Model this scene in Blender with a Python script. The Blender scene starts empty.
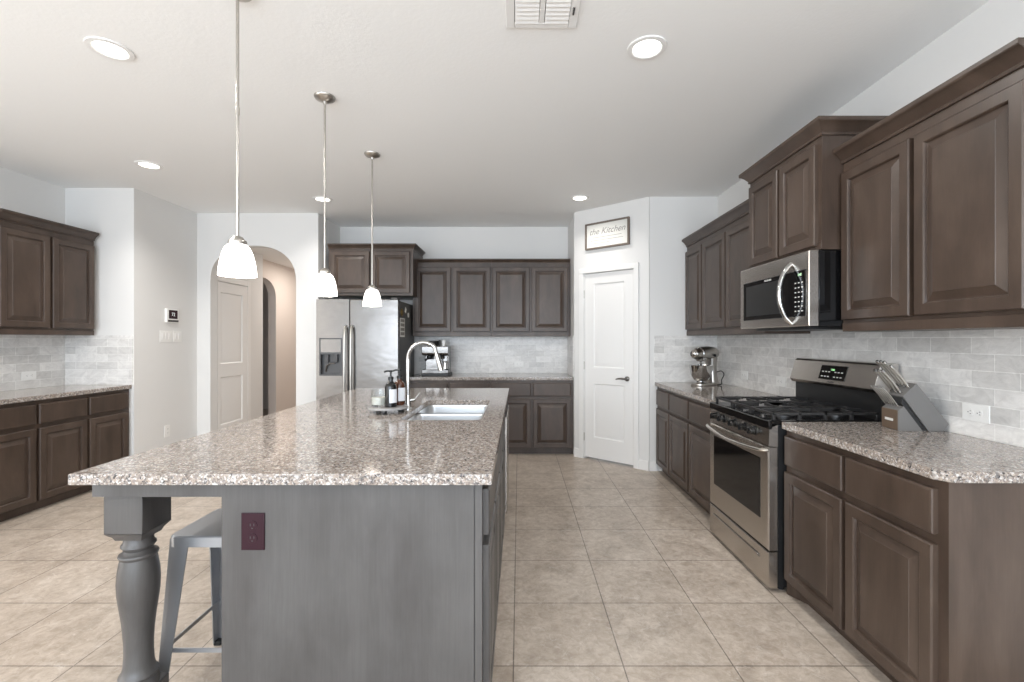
import bpy, bmesh, math, random
from mathutils import Vector, Matrix

random.seed(7)
PI = math.pi
SC = bpy.context.scene
COL = SC.collection

# ------------------------------------------------------------------ camera
cam_data = bpy.data.cameras.new('camera')
cam = bpy.data.objects.new('camera', cam_data)
COL.objects.link(cam)
cam.location = (0, 0, 1.35)
cam.rotation_euler = (PI / 2, 0, 0)
cam_data.sensor_width = 36
cam_data.lens = 460 / 1024 * 36
cam_data.shift_x = -7 / 1024
cam_data.shift_y = -1 / 1024
cam_data.clip_start = 0.05
SC.camera = cam

# ------------------------------------------------------------------ colour management
SC.view_settings.view_transform = 'Standard'
SC.view_settings.look = 'None'
SC.view_settings.gamma = 1
SC.view_settings.use_curve_mapping = False
SC.view_settings.exposure = -0.06
SC.cycles.use_denoising = True
SC.cycles.max_bounces = 10
SC.cycles.diffuse_bounces = 6
SC.cycles.sample_clamp_indirect = 6

# ------------------------------------------------------------------ world and unseen daylight lamps
world = bpy.data.worlds.new('world')
SC.world = world
world.use_nodes = True
world.node_tree.nodes['Background'].inputs[0].default_value = (0.78, 0.88, 1.0, 1)
world.node_tree.nodes['Background'].inputs[1].default_value = 0.6


def area(name, loc, rot, sx, sy, power, color, shape='RECTANGLE', spread=PI):
    l = bpy.data.lights.new(name, 'AREA')
    l.shape = shape
    l.size = sx
    l.size_y = sy
    l.energy = power
    l.color = color
    l.spread = spread
    o = bpy.data.objects.new(name, l)
    COL.objects.link(o)
    o.location = loc
    o.rotation_euler = rot
    return o


DAY = (0.80, 0.895, 1.0)
REAR_Y = -3.3
for i, wx in enumerate((-3.2, -1.2, 0.8)):
    area('window_daylight', (wx, REAR_Y + 0.01, 1.45), (PI / 2, 0, 0), 1.9, 2.1, 125, DAY)  # daylight lamps in the unseen rear windows, added to light the room
area('window_daylight', (-4.41, 0.4, 1.5), (0, -PI / 2, 0), 3.0, 2.2, 60, (1.0, 0.97, 0.93))  # added lamp in front of the solid left wall; no window there


# ------------------------------------------------------------------ materials
def lin(c):
    r = []
    for v in c[:3]:
        v = v / 255
        r.append(v / 12.92 if v <= 0.04045 else ((v + 0.055) / 1.055) ** 2.4)
    return (r[0], r[1], r[2], 1)


def mat(name, color, rough=0.5, metal=0.0, **kw):
    m = bpy.data.materials.new(name)
    m.use_nodes = True
    b = m.node_tree.nodes['Principled BSDF']
    b.inputs['Base Color'].default_value = lin(color)
    b.inputs['Roughness'].default_value = rough
    b.inputs['Metallic'].default_value = metal
    for k, v in kw.items():
        b.inputs[k.replace('_', ' ')].default_value = v
    return m


class NT:
    def __init__(self, m):
        self.t = m.node_tree
        self.b = self.t.nodes['Principled BSDF']

    def n(self, typ, **kw):
        nd = self.t.nodes.new(typ)
        for k, v in kw.items():
            setattr(nd, k, v)
        return nd

    def l(self, a, b):
        self.t.links.new(a, b)

    def coords(self, scale=(1, 1, 1), rand=0.0):
        tc = self.n('ShaderNodeTexCoord')
        mp = self.n('ShaderNodeMapping')
        mp.inputs['Scale'].default_value = scale
        self.l(tc.outputs['Object'], mp.inputs['Vector'])
        if rand:
            oi = self.n('ShaderNodeObjectInfo')
            ml = self.n('ShaderNodeMath', operation='MULTIPLY')
            ml.inputs[1].default_value = rand
            self.l(oi.outputs['Random'], ml.inputs[0])
            cb = self.n('ShaderNodeCombineXYZ')
            for k in range(3):
                self.l(ml.outputs[0], cb.inputs[k])
            self.l(cb.outputs[0], mp.inputs['Location'])
        return mp.outputs['Vector']

    def noise(self, vec, scale, detail=4, rough=0.55, dist=0.0):
        nd = self.n('ShaderNodeTexNoise')
        nd.inputs['Scale'].default_value = scale
        nd.inputs['Detail'].default_value = detail
        nd.inputs['Roughness'].default_value = rough
        nd.inputs['Distortion'].default_value = dist
        self.l(vec, nd.inputs['Vector'])
        return nd.outputs['Fac']

    def ramp(self, fac, stops, interp='LINEAR'):
        r = self.n('ShaderNodeValToRGB')
        r.color_ramp.interpolation = interp
        e = r.color_ramp.elements
        while len(e) < len(stops):
            e.new(0.5)
        for k, (p, c) in enumerate(stops):
            e[k].position = p
            e[k].color = lin(c)
        self.l(fac, r.inputs['Fac'])
        return r.outputs['Color']

    def mix(self, a, b, fac, mode='MIX'):
        nd = self.n('ShaderNodeMix', data_type='RGBA', blend_type=mode)
        if isinstance(fac, (int, float)):
            nd.inputs[0].default_value = fac
        else:
            self.l(fac, nd.inputs[0])
        for s, v in ((6, a), (7, b)):
            if isinstance(v, tuple):
                nd.inputs[s].default_value = v
            else:
                self.l(v, nd.inputs[s])
        return nd.outputs[2]

    def bump(self, h, strength, dist=0.01):
        bp = self.n('ShaderNodeBump')
        bp.inputs['Strength'].default_value = strength
        bp.inputs['Distance'].default_value = dist
        self.l(h, bp.inputs['Height'])
        self.l(bp.outputs[0], self.b.inputs['Normal'])

    def base(self, c):
        self.l(c, self.b.inputs['Base Color'])


def make_paint(name, color, bump=0.15, rough=0.7):
    m = mat(name, color, rough)
    t = NT(m)
    t.bump(t.noise(t.coords(), 55, 3), bump, 0.004)
    return m


def make_wood(name, stops):
    m = mat(name, stops[1], 0.38)
    t = NT(m)
    g = t.noise(t.coords((3, 3, 0.8), 7.0), 2.4, 7, 0.6, 0.5)
    c1 = t.ramp(g, list(zip((0.25, 0.5, 0.78), stops)))
    f = t.noise(t.coords((60, 60, 2.0), 7.0), 3.0, 4, 0.6)
    c2 = t.ramp(f, [(0.3, (232, 230, 228)), (0.7, (255, 255, 255))])
    blot = t.noise(t.coords((1.5, 1.5, 1.1), 5.0), 2.5, 3)
    c3 = t.ramp(blot, [(0.3, (205, 202, 200)), (0.7, (255, 255, 255))])
    t.base(t.mix(t.mix(c1, c2, 0.6, 'MULTIPLY'), c3, 0.7, 'MULTIPLY'))
    t.bump(f, 0.05, 0.002)
    return m


def make_granite():
    m = mat('speckled_granite', (180, 165, 152), 0.10)
    t = NT(m)
    v = t.coords()
    vo = t.n('ShaderNodeTexVoronoi')
    vo.inputs['Scale'].default_value = 190
    warp = t.n('ShaderNodeTexNoise')
    warp.inputs['Scale'].default_value = 90
    t.l(v, warp.inputs['Vector'])
    add = t.mix(v, warp.outputs['Color'], 0.012, 'ADD')
    t.l(add, vo.inputs['Vector'])
    sep = t.n('ShaderNodeSeparateColor')
    t.l(vo.outputs['Color'], sep.inputs[0])
    c1 = t.ramp(sep.outputs[0], [(0.0, (52, 50, 51)), (0.11, (104, 100, 99)), (0.30, (138, 126, 117)),
                                 (0.58, (160, 148, 137)), (0.82, (202, 198, 194))], 'CONSTANT')
    vo2 = t.n('ShaderNodeTexVoronoi')
    vo2.inputs['Scale'].default_value = 105
    t.l(add, vo2.inputs['Vector'])
    sep2 = t.n('ShaderNodeSeparateColor')
    t.l(vo2.outputs['Color'], sep2.inputs[0])
    c2 = t.ramp(sep2.outputs[1], [(0.0, (78, 75, 75)), (0.12, (126, 121, 119)), (0.30, (146, 133, 123)),
                                  (0.66, (170, 162, 154)), (0.88, (206, 203, 200))], 'CONSTANT')
    t.base(t.mix(c1, c2, 0.42))
    return m


def make_floor():
    m = mat('porcelain_floor_tile', (190, 178, 164), 0.33)
    t = NT(m)
    S = 0.4555
    tc = t.n('ShaderNodeTexCoord')
    mp = t.n('ShaderNodeMapping')
    mp.inputs['Location'].default_value = (0.023, -1.905 + 6 * S, 0)
    t.l(tc.outputs['Object'], mp.inputs['Vector'])
    bk = t.n('ShaderNodeTexBrick')
    bk.offset = 0.0
    bk.inputs['Scale'].default_value = 1.0
    bk.inputs['Brick Width'].default_value = S
    bk.inputs['Row Height'].default_value = S
    bk.inputs['Mortar Size'].default_value = 0.003
    bk.inputs['Mortar Smooth'].default_value = 0.2
    bk.inputs['Color1'].default_value = lin((204, 193, 181))
    bk.inputs['Color2'].default_value = lin((196, 184, 171))
    bk.inputs['Mortar'].default_value = lin((138, 129, 120))
    t.l(mp.outputs[0], bk.inputs['Vector'])
    v = t.coords()
    a = t.ramp(t.noise(v, 4.5, 9, 0.7, 0.5), [(0.3, (200, 196, 192)), (0.48, (232, 229, 226)), (0.66, (255, 255, 255))])
    b = t.ramp(t.noise(v, 24, 9, 0.75, 0.7), [(0.38, (216, 211, 206)), (0.6, (255, 255, 255))])
    col = t.mix(t.mix(bk.outputs['Color'], a, 0.9, 'MULTIPLY'), b, 0.75, 'MULTIPLY')
    vn = t.n('ShaderNodeMath', operation='MULTIPLY')
    t.l(t.ramp(t.noise(v, 13, 10, 0.8, 1.5), [(0.55, (0, 0, 0)), (0.68, (255, 255, 255))]), vn.inputs[0])
    vn.inputs[1].default_value = 0.45
    col = t.mix(col, lin((222, 216, 208)), vn.outputs[0])
    t.base(col)
    inv = t.n('ShaderNodeMath', operation='SUBTRACT')
    inv.inputs[0].default_value = 1.0
    t.l(bk.outputs['Fac'], inv.inputs[1])
    t.bump(inv.outputs[0], 0.5, 0.003)
    return m


def make_splash():
    m = mat('marble_subway_tile', (200, 198, 194), 0.28)
    t = NT(m)
    tc = t.n('ShaderNodeTexCoord')
    sx = t.n('ShaderNodeSeparateXYZ')
    t.l(tc.outputs['Object'], sx.inputs[0])
    cb = t.n('ShaderNodeCombineXYZ')
    t.l(sx.outputs[0], cb.inputs[0])
    t.l(sx.outputs[2], cb.inputs[1])
    bk = t.n('ShaderNodeTexBrick')
    bk.offset = 0.5
    bk.inputs['Scale'].default_value = 1.0
    bk.inputs['Brick Width'].default_value = 0.205
    bk.inputs['Row Height'].default_value = 0.0745
    bk.inputs['Mortar Size'].default_value = 0.0022
    bk.inputs['Mortar Smooth'].default_value = 0.15
    bk.inputs['Bias'].default_value = -0.15
    bk.inputs['Color1'].default_value = lin((234, 232, 229))
    bk.inputs['Color2'].default_value = lin((206, 204, 201))
    bk.inputs['Mortar'].default_value = lin((244, 243, 240))
    t.l(cb.outputs[0], bk.inputs['Vector'])
    v = t.coords((1, 1, 1.6))
    a = t.ramp(t.noise(v, 9, 8, 0.68, 1.6), [(0.3, (214, 213, 213)), (0.62, (255, 255, 255))])
    t.base(t.mix(bk.outputs['Color'], a, 0.75, 'MULTIPLY'))
    inv = t.n('ShaderNodeMath', operation='SUBTRACT')
    inv.inputs[0].default_value = 1.0
    t.l(bk.outputs['Fac'], inv.inputs[1])
    ad = t.n('ShaderNodeMath', operation='ADD')
    t.l(inv.outputs[0], ad.inputs[0])
    t.l(t.noise(v, 40, 3), ad.inputs[1])
    t.bump(ad.outputs[0], 0.5, 0.003)
    return m


def make_steel(name, color, rough, scale=(1.0, 1.0, 40.0)):
    m = mat(name, color, rough, 1.0)
    t = NT(m)
    f = t.noise(t.coords(scale), 8, 3)
    c = t.ramp(f, [(0.3, tuple(int(x * 0.965) for x in color)), (0.7, color)])
    t.base(c)
    return m


M = {}
M['wall'] = make_paint('wall_paint', (222, 221, 219), 0.12)
M['ceil'] = make_paint('ceiling_paint', (240, 240, 239), 0.22, 0.85)
M['trim'] = mat('white_trim_paint', (232, 231, 229), 0.4)
M['wood'] = make_wood('stained_maple', ((60, 48, 40), (77, 63, 54), (91, 77, 67)))
M['wood_grey'] = make_wood('grey_stained_maple', ((74, 71, 70), (84, 82, 81), (94, 92, 91)))  # cabinet maple greyed for the island: cool daylight put into the colour
M['granite'] = make_granite()
M['floor'] = make_floor()
M['splash'] = make_splash()
M['steel'] = make_steel('brushed_stainless', (200, 194, 187), 0.27)
M['steel_fridge'] = make_steel('fridge_stainless', (120, 117, 114), 0.22)
_t = NT(M['steel_fridge'])
_t.bump(_t.noise(_t.coords((1, 1, 1.8)), 3.2, 2), 0.07, 0.05)
M['chrome'] = mat('chrome', (190, 189, 187), 0.08, 1.0)
M['nickel'] = mat('brushed_nickel', (190, 186, 180), 0.28, 1.0)
M['pewter'] = mat('dark_pewter', (120, 117, 113), 0.3, 1.0)
M['sinksteel'] = mat('satin_sink_steel', (214, 215, 216), 0.3, 1.0)
M['blackgloss'] = mat('black_gloss', (14, 14, 15), 0.08)
M['blackmat'] = mat('black_plastic', (22, 22, 23), 0.42)
M['iron'] = mat('cast_iron', (44, 43, 43), 0.33)
M['darkgrey'] = mat('dark_grey_panel', (70, 70, 72), 0.35)
M['greyside'] = mat('grey_appliance_side', (88, 87, 86), 0.45)
M['plastic'] = mat('white_plastic', (236, 235, 232), 0.35)
M['slot'] = mat('dark_slot', (60, 58, 57), 0.6)
M['brownplate'] = mat('maroon_plate', (48, 27, 34), 0.45, Specular_IOR_Level=0.15)
M['rubber'] = mat('black_rubber', (18, 18, 18), 0.7)
M['gunmetal'] = mat('gunmetal_paint', (168, 170, 174), 0.34, 0.8)
M['paper'] = mat('paper', (226, 224, 218), 0.7)
M['ink'] = mat('grey_ink', (150, 147, 142), 0.7)
M['signwood'] = mat('grey_brown_sign_frame', (112, 100, 90), 0.6)
M['whiteprint'] = mat('white_print', (215, 214, 210), 0.5)
M['wax'] = mat('candle_wax', (236, 232, 222), 0.5)
M['amber'] = mat('amber_glass', (66, 34, 16), 0.08)
M['label'] = mat('bottle_label', (216, 218, 222), 0.5)
M['gold'] = mat('brass_metal', (176, 150, 96), 0.3, 1.0)
M['blockgrey'] = mat('grey_block_wood', (108, 106, 104), 0.45)
M['blockbrown'] = mat('brown_block_front', (98, 82, 68), 0.5)
M['stone'] = mat('grey_stone', (150, 148, 147), 0.25)
M['ink'] = mat('grey_ink', (138, 134, 129), 0.7)
M['hallwarm'] = make_paint('warm_hall_paint', (214, 205, 198), 0.1)
M['glass'] = mat('clear_glass', (245, 248, 248), 0.03, 0.0, Transmission_Weight=1.0, IOR=1.3)


def emis(name, color, strength):
    m = bpy.data.materials.new(name)
    m.use_nodes = True
    b = m.node_tree.nodes['Principled BSDF']
    b.inputs['Base Color'].default_value = lin((240, 240, 240))
    b.inputs['Emission Color'].default_value = lin(color)
    b.inputs['Emission Strength'].default_value = strength
    b.inputs['Roughness'].default_value = 0.4
    return m


M['lens'] = emis('lit_lens', (255, 250, 240), 5.0)
M['shade'] = emis('lit_opal_glass', (255, 250, 242), 6.0)
M['green'] = emis('green_digits', (110, 220, 90), 1.2)
M['led'] = emis('pale_digits', (200, 215, 220), 0.6)


# ------------------------------------------------------------------ mesh builder
class MB:
    def __init__(self):
        self.bm = bmesh.new()
        self.mi = 0

    def _merge(self, other):
        tmp = bpy.data.meshes.new('tmp')
        for f in other.faces:
            f.material_index = self.mi
        other.to_mesh(tmp)
        other.free()
        self.bm.from_mesh(tmp)
        bpy.data.meshes.remove(tmp)

    def box(self, x0, x1, y0, y1, z0, z1, bev=0.0, seg=1):
        b = bmesh.new()
        bmesh.ops.create_cube(b, size=1)
        for v in b.verts:
            v.co = Vector((x0 + (v.co.x + .5) * (x1 - x0), y0 + (v.co.y + .5) * (y1 - y0), z0 + (v.co.z + .5) * (z1 - z0)))
        if bev:
            bmesh.ops.bevel(b, geom=b.edges[:], offset=bev, segments=seg, affect='EDGES', profile=0.5)
        self._merge(b)
        return self

    def rings(self, rings, cap0=True, cap1=True, closed=False):
        b = bmesh.new()
        vs = [[b.verts.new(p) for p in r] for r in rings]
        n = len(vs[0])
        seq = list(zip(vs, vs[1:]))
        if closed:
            seq.append((vs[-1], vs[0]))
        for a, c in seq:
            for k in range(n):
                try:
                    b.faces.new((a[k], a[(k + 1) % n], c[(k + 1) % n], c[k]))
                except ValueError:
                    pass
        if not closed:
            if cap0:
                b.faces.new(vs[0][::-1])
            if cap1:
                b.faces.new(vs[-1])
        bmesh.ops.recalc_face_normals(b, faces=b.faces[:])
        self._merge(b)
        return self

    def prism(self, poly, axis, a0, a1, bev=0.0):
        """poly: 2-d outline; axis 'x' -> (y,z), 'y' -> (x,z), 'z' -> (x,y)"""
        def P(p, a):
            if axis == 'x':
                return (a, p[0], p[1])
            if axis == 'y':
                return (p[0], a, p[1])
            return (p[0], p[1], a)
        b = bmesh.new()
        v0 = [b.verts.new(P(p, a0)) for p in poly]
        v1 = [b.verts.new(P(p, a1)) for p in poly]
        n = len(poly)
        b.faces.new(v0[::-1])
        b.faces.new(v1)
        for k in range(n):
            b.faces.new((v0[k], v0[(k + 1) % n], v1[(k + 1) % n], v1[k]))
        bmesh.ops.recalc_face_normals(b, faces=b.faces[:])
        if bev:
            bmesh.ops.bevel(b, geom=b.edges[:], offset=bev, segments=2, affect='EDGES', profile=0.5)
        self._merge(b)
        return self

    def lathe(self, prof, c=(0, 0, 0), axis='z', n=24, cap=True):
        """prof: list of (radius, height along axis)"""
        rings = []
        for r, h in prof:
            ring = []
            for k in range(n):
                a = 2 * PI * k / n
                u, v = max(r, 1e-4) * math.cos(a), max(r, 1e-4) * math.sin(a)
                if axis == 'z':
                    p = (c[0] + u, c[1] + v, c[2] + h)
                elif axis == 'y':
                    p = (c[0] + u, c[1] + h, c[2] + v)
                else:
                    p = (c[0] + h, c[1] + u, c[2] + v)
                ring.append(p)
            rings.append(ring)
        return self.rings(rings, cap, cap)

    def tube(self, pts, r, n=10, cap=True, flat=1.0):
        pts = [Vector(p) for p in pts]
        m = len(pts)
        rs = r if isinstance(r, (list, tuple)) else [r] * m
        rings = []
        prev = None
        for i, p in enumerate(pts):
            if i == 0:
                d = pts[1] - p
            elif i == m - 1:
                d = p - pts[i - 1]
            else:
                d = (pts[i + 1] - p).normalized() + (p - pts[i - 1]).normalized()
            d.normalize()
            if prev is None:
                ref = Vector((0, 0, 1)) if abs(d.z) < 0.9 else Vector((1, 0, 0))
                u = d.cross(ref).normalized()
            else:
                u = (prev - d * prev.dot(d)).normalized()
            prev = u
            w = d.cross(u)
            rings.append([p + (u * math.cos(2 * PI * k / n) + w * math.sin(2 * PI * k / n) * flat) * rs[i] for k in range(n)])
        return self.rings(rings, cap, cap)

    def bar(self, a, b, w, h):
        """rectangular bar from a to b, w horizontal, h vertical-ish"""
        a, b = Vector(a), Vector(b)
        d = (b - a).normalized()
        ref = Vector((0, 0, 1)) if abs(d.z) < 0.95 else Vector((0, 1, 0))
        u = d.cross(ref).normalized() * w / 2
        v = u.cross(d).normalized() * h / 2
        return self.rings([[p + u + v, p - u + v, p - u - v, p + u - v] for p in (a, b)])

    def fillhole(self, outer, inner, z0, z1):
        """slab with a hole"""
        b = bmesh.new()
        lo = [b.verts.new((x, y, z1)) for x, y in outer]
        li = [b.verts.new((x, y, z1)) for x, y in inner]
        es = []
        for L in (lo, li):
            for k in range(len(L)):
                es.append(b.edges.new((L[k], L[(k + 1) % len(L)])))
        bmesh.ops.triangle_fill(b, use_beauty=True, edges=es)
        top = b.faces[:]
        r = bmesh.ops.extrude_face_region(b, geom=top)
        for g in r['geom']:
            if isinstance(g, bmesh.types.BMVert):
                g.co.z = z0
        bmesh.ops.recalc_face_normals(b, faces=b.faces[:])
        self._merge(b)
        return self

    def xf(self, m):
        bmesh.ops.transform(self.bm, matrix=m, verts=self.bm.verts[:])
        return self


def smooth(bm, ang=38):
    lim = math.radians(ang)
    for f in bm.faces:
        f.smooth = True
    for e in bm.edges:
        if len(e.link_faces) == 2:
            e.smooth = e.calc_face_angle(0) < lim
        else:
            e.smooth = False


def obj(name, mb, mats, parent=None, label=None, loc=None, rotz=None, ang=38):
    me = bpy.data.meshes.new(name)
    smooth(mb.bm, ang)
    mb.bm.to_mesh(me)
    mb.bm.free()
    if not isinstance(mats, (list, tuple)):
        mats = [mats]
    for m in mats:
        me.materials.append(M[m] if isinstance(m, str) else m)
    o = bpy.data.objects.new(name, me)
    COL.objects.link(o)
    wn = o.modifiers.new('weighted_normal', 'WEIGHTED_NORMAL')
    wn.keep_sharp = True
    if parent:
        o.parent = parent
    if label:
        o['label'] = label
    if loc:
        o.location = loc
    if rotz is not None:
        o.rotation_euler = (0, 0, rotz)
    return o


def tag(o, label, cat, group=None):
    o['label'] = label
    o['category'] = cat
    if group:
        o['group'] = group
    return o


def thing(name, label, cat, loc=(0, 0, 0), rotz=0.0, group=None):
    o = bpy.data.objects.new(name, None)
    o.empty_display_size = 0.05
    COL.objects.link(o)
    o.location = loc
    o.rotation_euler = (0, 0, rotz)
    return tag(o, label, cat, group)


def struct(name, mb, m, parent=None, loc=None, rotz=None):
    o = obj(name, mb, m, parent, None, loc, rotz)
    if not parent:
        o['kind'] = 'structure'
    return o


def dup(root, loc, rotz, label, group=None):
    r = root.copy()
    COL.objects.link(r)
    r.location = loc
    r.rotation_euler = (0, 0, rotz)
    r['label'] = label
    if group:
        r['group'] = group
    for ch in list(root.children):
        c = ch.copy()
        COL.objects.link(c)
        c.parent = r
        for g in list(ch.children):
            d = g.copy()
            COL.objects.link(d)
            d.parent = c
    return r


def text(name, body, size, m, parent, loc, rot, shear=0.0, label=None, align='CENTER'):
    cu = bpy.data.curves.new(name, 'FONT')
    cu.body = body
    cu.size = size
    cu.shear = shear
    cu.align_x = align
    cu.align_y = 'CENTER'
    cu.extrude = 0.0004
    t = bpy.data.objects.new(name + '_curve', cu)
    COL.objects.link(t)
    bpy.context.view_layer.update()
    dg = bpy.context.evaluated_depsgraph_get()
    me = bpy.data.meshes.new_from_object(t.evaluated_get(dg))
    bpy.data.objects.remove(t)
    me.materials.clear()
    me.materials.append(M[m])
    o = bpy.data.objects.new(name, me)
    COL.objects.link(o)
    o.parent = parent
    o.location = loc
    o.rotation_euler = rot
    if label:
        o['label'] = label
    return o


def spline(pts, k=6):
    P = [Vector(p) for p in pts]
    P = [P[0] * 2 - P[1]] + P + [P[-1] * 2 - P[-2]]
    out = []
    for i in range(1, len(P) - 2):
        for j in range(k):
            t = j / k
            a, b, c, d = P[i - 1], P[i], P[i + 1], P[i + 2]
            out.append(0.5 * ((2 * b) + (c - a) * t + (2 * a - 5 * b + 4 * c - d) * t * t + (3 * b - a - 3 * c + d) * t ** 3))
    out.append(P[-2])
    return out


def rrect(x0, x1, y0, y1, r, n=4):
    out = []
    for cx, cy, a0 in ((x1 - r, y1 - r, 0), (x0 + r, y1 - r, 90), (x0 + r, y0 + r, 180), (x1 - r, y0 + r, 270)):
        for k in range(n + 1):
            a = math.radians(a0 + 90 * k / n)
            out.append((cx + r * math.cos(a), cy + r * math.sin(a)))
    return out


# ------------------------------------------------------------------ room constants
XR, XL = 2.05, -4.42          # right and left wall faces
YB = 6.02                     # back wall face
H = 2.83
FACING_LEFT = -PI / 2         # a thing built facing -Y now faces -X (right wall)
FACING_RIGHT = PI / 2         # faces +X (left wall)
T = 0.12

# ------------------------------------------------------------------ floor, ceiling, walls
struct('floor', MB().box(-6.2, XR + T, REAR_Y - T, 9.2, -0.08, 0.0), 'floor')
struct('ceiling', MB().box(XL - T, XR + T, REAR_Y - T, YB + T, H, H + 0.1), 'ceil')
struct('wall_right', MB().box(XR, XR + T, REAR_Y, YB + T, 0, H), 'wall')
struct('wall_left', MB().box(XL - T, XL, REAR_Y, 4.48 + T, 0, H), 'wall')
struct('wall_left_return', MB().box(XL, -3.75 - T, 4.48, 4.48 + T, 0, H), 'wall')
struct('wall_left_side', MB().box(-3.75 - T, -3.75, 4.48, 5.36, 0, H), 'wall')
struct('wall_back', MB().box(-2.34, 0.641, YB, YB + T, 0, H), 'wall')
struct('wall_fridge_side', MB().box(-2.34 - T, -2.34, 5.49, YB + T, 0, H), 'wall')
struct('wall_pantry_left', MB().box(0.641, 0.641 + T, 5.36, YB + T, 0, H), 'wall')
struct('wall_pantry_right', MB().box(1.35, XR, 4.75, 4.75 + T, 0, H), 'wall')


def arch_profile(x0, x1, ztop, zspring, ex=2.3, n=20):
    cx, a, b = (x0 + x1) / 2, (x1 - x0) / 2, ztop - zspring
    pts = []
    for k in range(n + 1):
        t = PI - PI * k / n
        c, s = math.cos(t), math.sin(t)
        pts.append((cx + a * math.copysign(abs(c) ** (2 / ex), c), zspring + b * abs(s) ** (2 / ex)))
    return pts


def arch_wall(name, axis, u0, u1, a0, a1, ztop, zspring, w0, w1, h, m, ex=2.3):
    """wall from u0..u1 with an arched opening a0..a1, thickness w0..w1 along axis"""
    ar = arch_profile(a0, a1, ztop, zspring, ex)
    outline = [(u0, 0), (u0, h), (u1, h), (u1, 0), (a1, 0)] + ar[::-1] + [(a0, 0)]
    mb = MB()
    b = bmesh.new()

    def P(p, w):
        return (p[0], w, p[1]) if axis == 'y' else (w, p[0], p[1])
    vs = [b.verts.new(P(p, w0)) for p in outline]
    es = [b.edges.new((vs[k], vs[(k + 1) % len(vs)])) for k in range(len(vs))]
    bmesh.ops.triangle_fill(b, use_beauty=True, edges=es)
    r = bmesh.ops.extrude_face_region(b, geom=b.faces[:])
    for g in r['geom']:
        if isinstance(g, bmesh.types.BMVert):
            if axis == 'y':
                g.co.y = w1
            else:
                g.co.x = w1
    bmesh.ops.recalc_face_normals(b, faces=b.faces[:])
    mb._merge(b)
    return struct(name, mb, m)


arch_wall('wall_arch', 'y', -3.75 - T, -2.34, -3.597, -2.598, 2.45, 2.03, 5.36, 5.49, H, 'wall')

# hallway behind the arch
struct('wall_hall_left', MB().box(-3.92, -3.62, 5.49, 6.5, 0, 2.6), 'wall')
arch_wall('wall_hall_arch', 'x', 6.5, 9.0, 6.52, 7.19, 2.28, 2.02, -3.92, -3.80, 2.6, 'hallwarm', 2.0)
struct('wall_hall_right', MB().box(-2.47, -2.46 + 0.1, YB + T, 9.0, 0, 2.6), 'hallwarm')
struct('wall_hall_end', MB().box(-6.1, -2.36, 9.0, 9.1, 0, 2.6), 'hallwarm')
struct('wall_hall_room', MB().box(-5.6, -5.5, 6.0, 9.0, 0, 2.6), 'hallwarm')
struct('ceiling_hall', MB().box(-6.1, -2.36, 5.49, 9.1, 2.55, 2.65), 'ceil')
area('hall_light', (-3.05, 7.3, 2.53), (0, 0, 0), 0.4, 0.4, 20, (1.0, 0.92, 0.84))  # unseen lamp without a fixture, added to light the hallway

# unseen rear wall; its windows are added to light the room
rw = MB()
xs = [XL - T, -3.2 - .97, -3.2 + .97, -1.2 - .97, -1.2 + .97, .8 - .97, .8 + .97, XR + T]
for k in (0, 2, 4, 6):
    rw.box(xs[k], xs[k + 1], REAR_Y - T, REAR_Y, 0, H)
rw.box(xs[0], xs[-1], REAR_Y - T, REAR_Y, 2.5, H)
rw.box(xs[0], xs[-1], REAR_Y - T, REAR_Y, 0, 0.4)
struct('wall_rear', rw, 'wall')
for i, wx in enumerate((-3.2, -1.2, 0.8)):
    f = MB()
    f.box(wx - .97, wx - .91, REAR_Y - .02, REAR_Y + .04, .4, 2.5)
    f.box(wx + .91, wx + .97, REAR_Y - .02, REAR_Y + .04, .4, 2.5)
    f.box(wx - .97, wx + .97, REAR_Y - .02, REAR_Y + .04, .4, .46)
    f.box(wx - .97, wx + .97, REAR_Y - .02, REAR_Y + .04, 2.44, 2.5)
    f.box(wx - .91, wx + .91, REAR_Y - .01, REAR_Y + .03, 1.42, 1.48)
    struct('window_%d' % (i + 1), f, 'trim')

# pantry wall, set at an angle, with its door
P1 = (0.645, 5.34)
PW = math.hypot(1.342 - 0.645, 4.75 - 5.34)
PA = math.atan2(4.75 - 5.34, 1.342 - 0.645)
pw = MB()
pw.box(0, 0.128, 0, T, 0, H)
pw.box(0.746, PW, 0, T, 0, H)
pw.box(0.128, 0.746, 0, T, 2.105, H)
struct('wall_pantry', pw, 'wall', None, (P1[0], P1[1], 0), PA)

cs = MB()
CW = 0.058
for x0, x1 in ((0.128 - CW, 0.128), (0.746, 0.746 + CW)):
    cs.box(x0, x1, -0.018, 0, 0, 2.105 + CW, 0.004)
cs.box(0.128 - CW, 0.746 + CW, -0.02, 0, 2.105, 2.105 + CW, 0.004)
cs.box(0.128, 0.134, 0, T, 0, 2.105)
cs.box(0.740, 0.746, 0, T, 0, 2.105)
struct('trim_1', cs, 'trim', None, (P1[0], P1[1], 0), PA)


def panel_rings(mb, x0, x1, z0, z1, prof, yfun=lambda y: y):
    rings = []
    for ins, y in prof:
        rings.append([(x0 + ins, y, z0 + ins), (x1 - ins, y, z0 + ins), (x1 - ins, y, z1 - ins), (x0 + ins, y, z1 - ins)])
    return mb.rings(rings, True, True)


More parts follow.
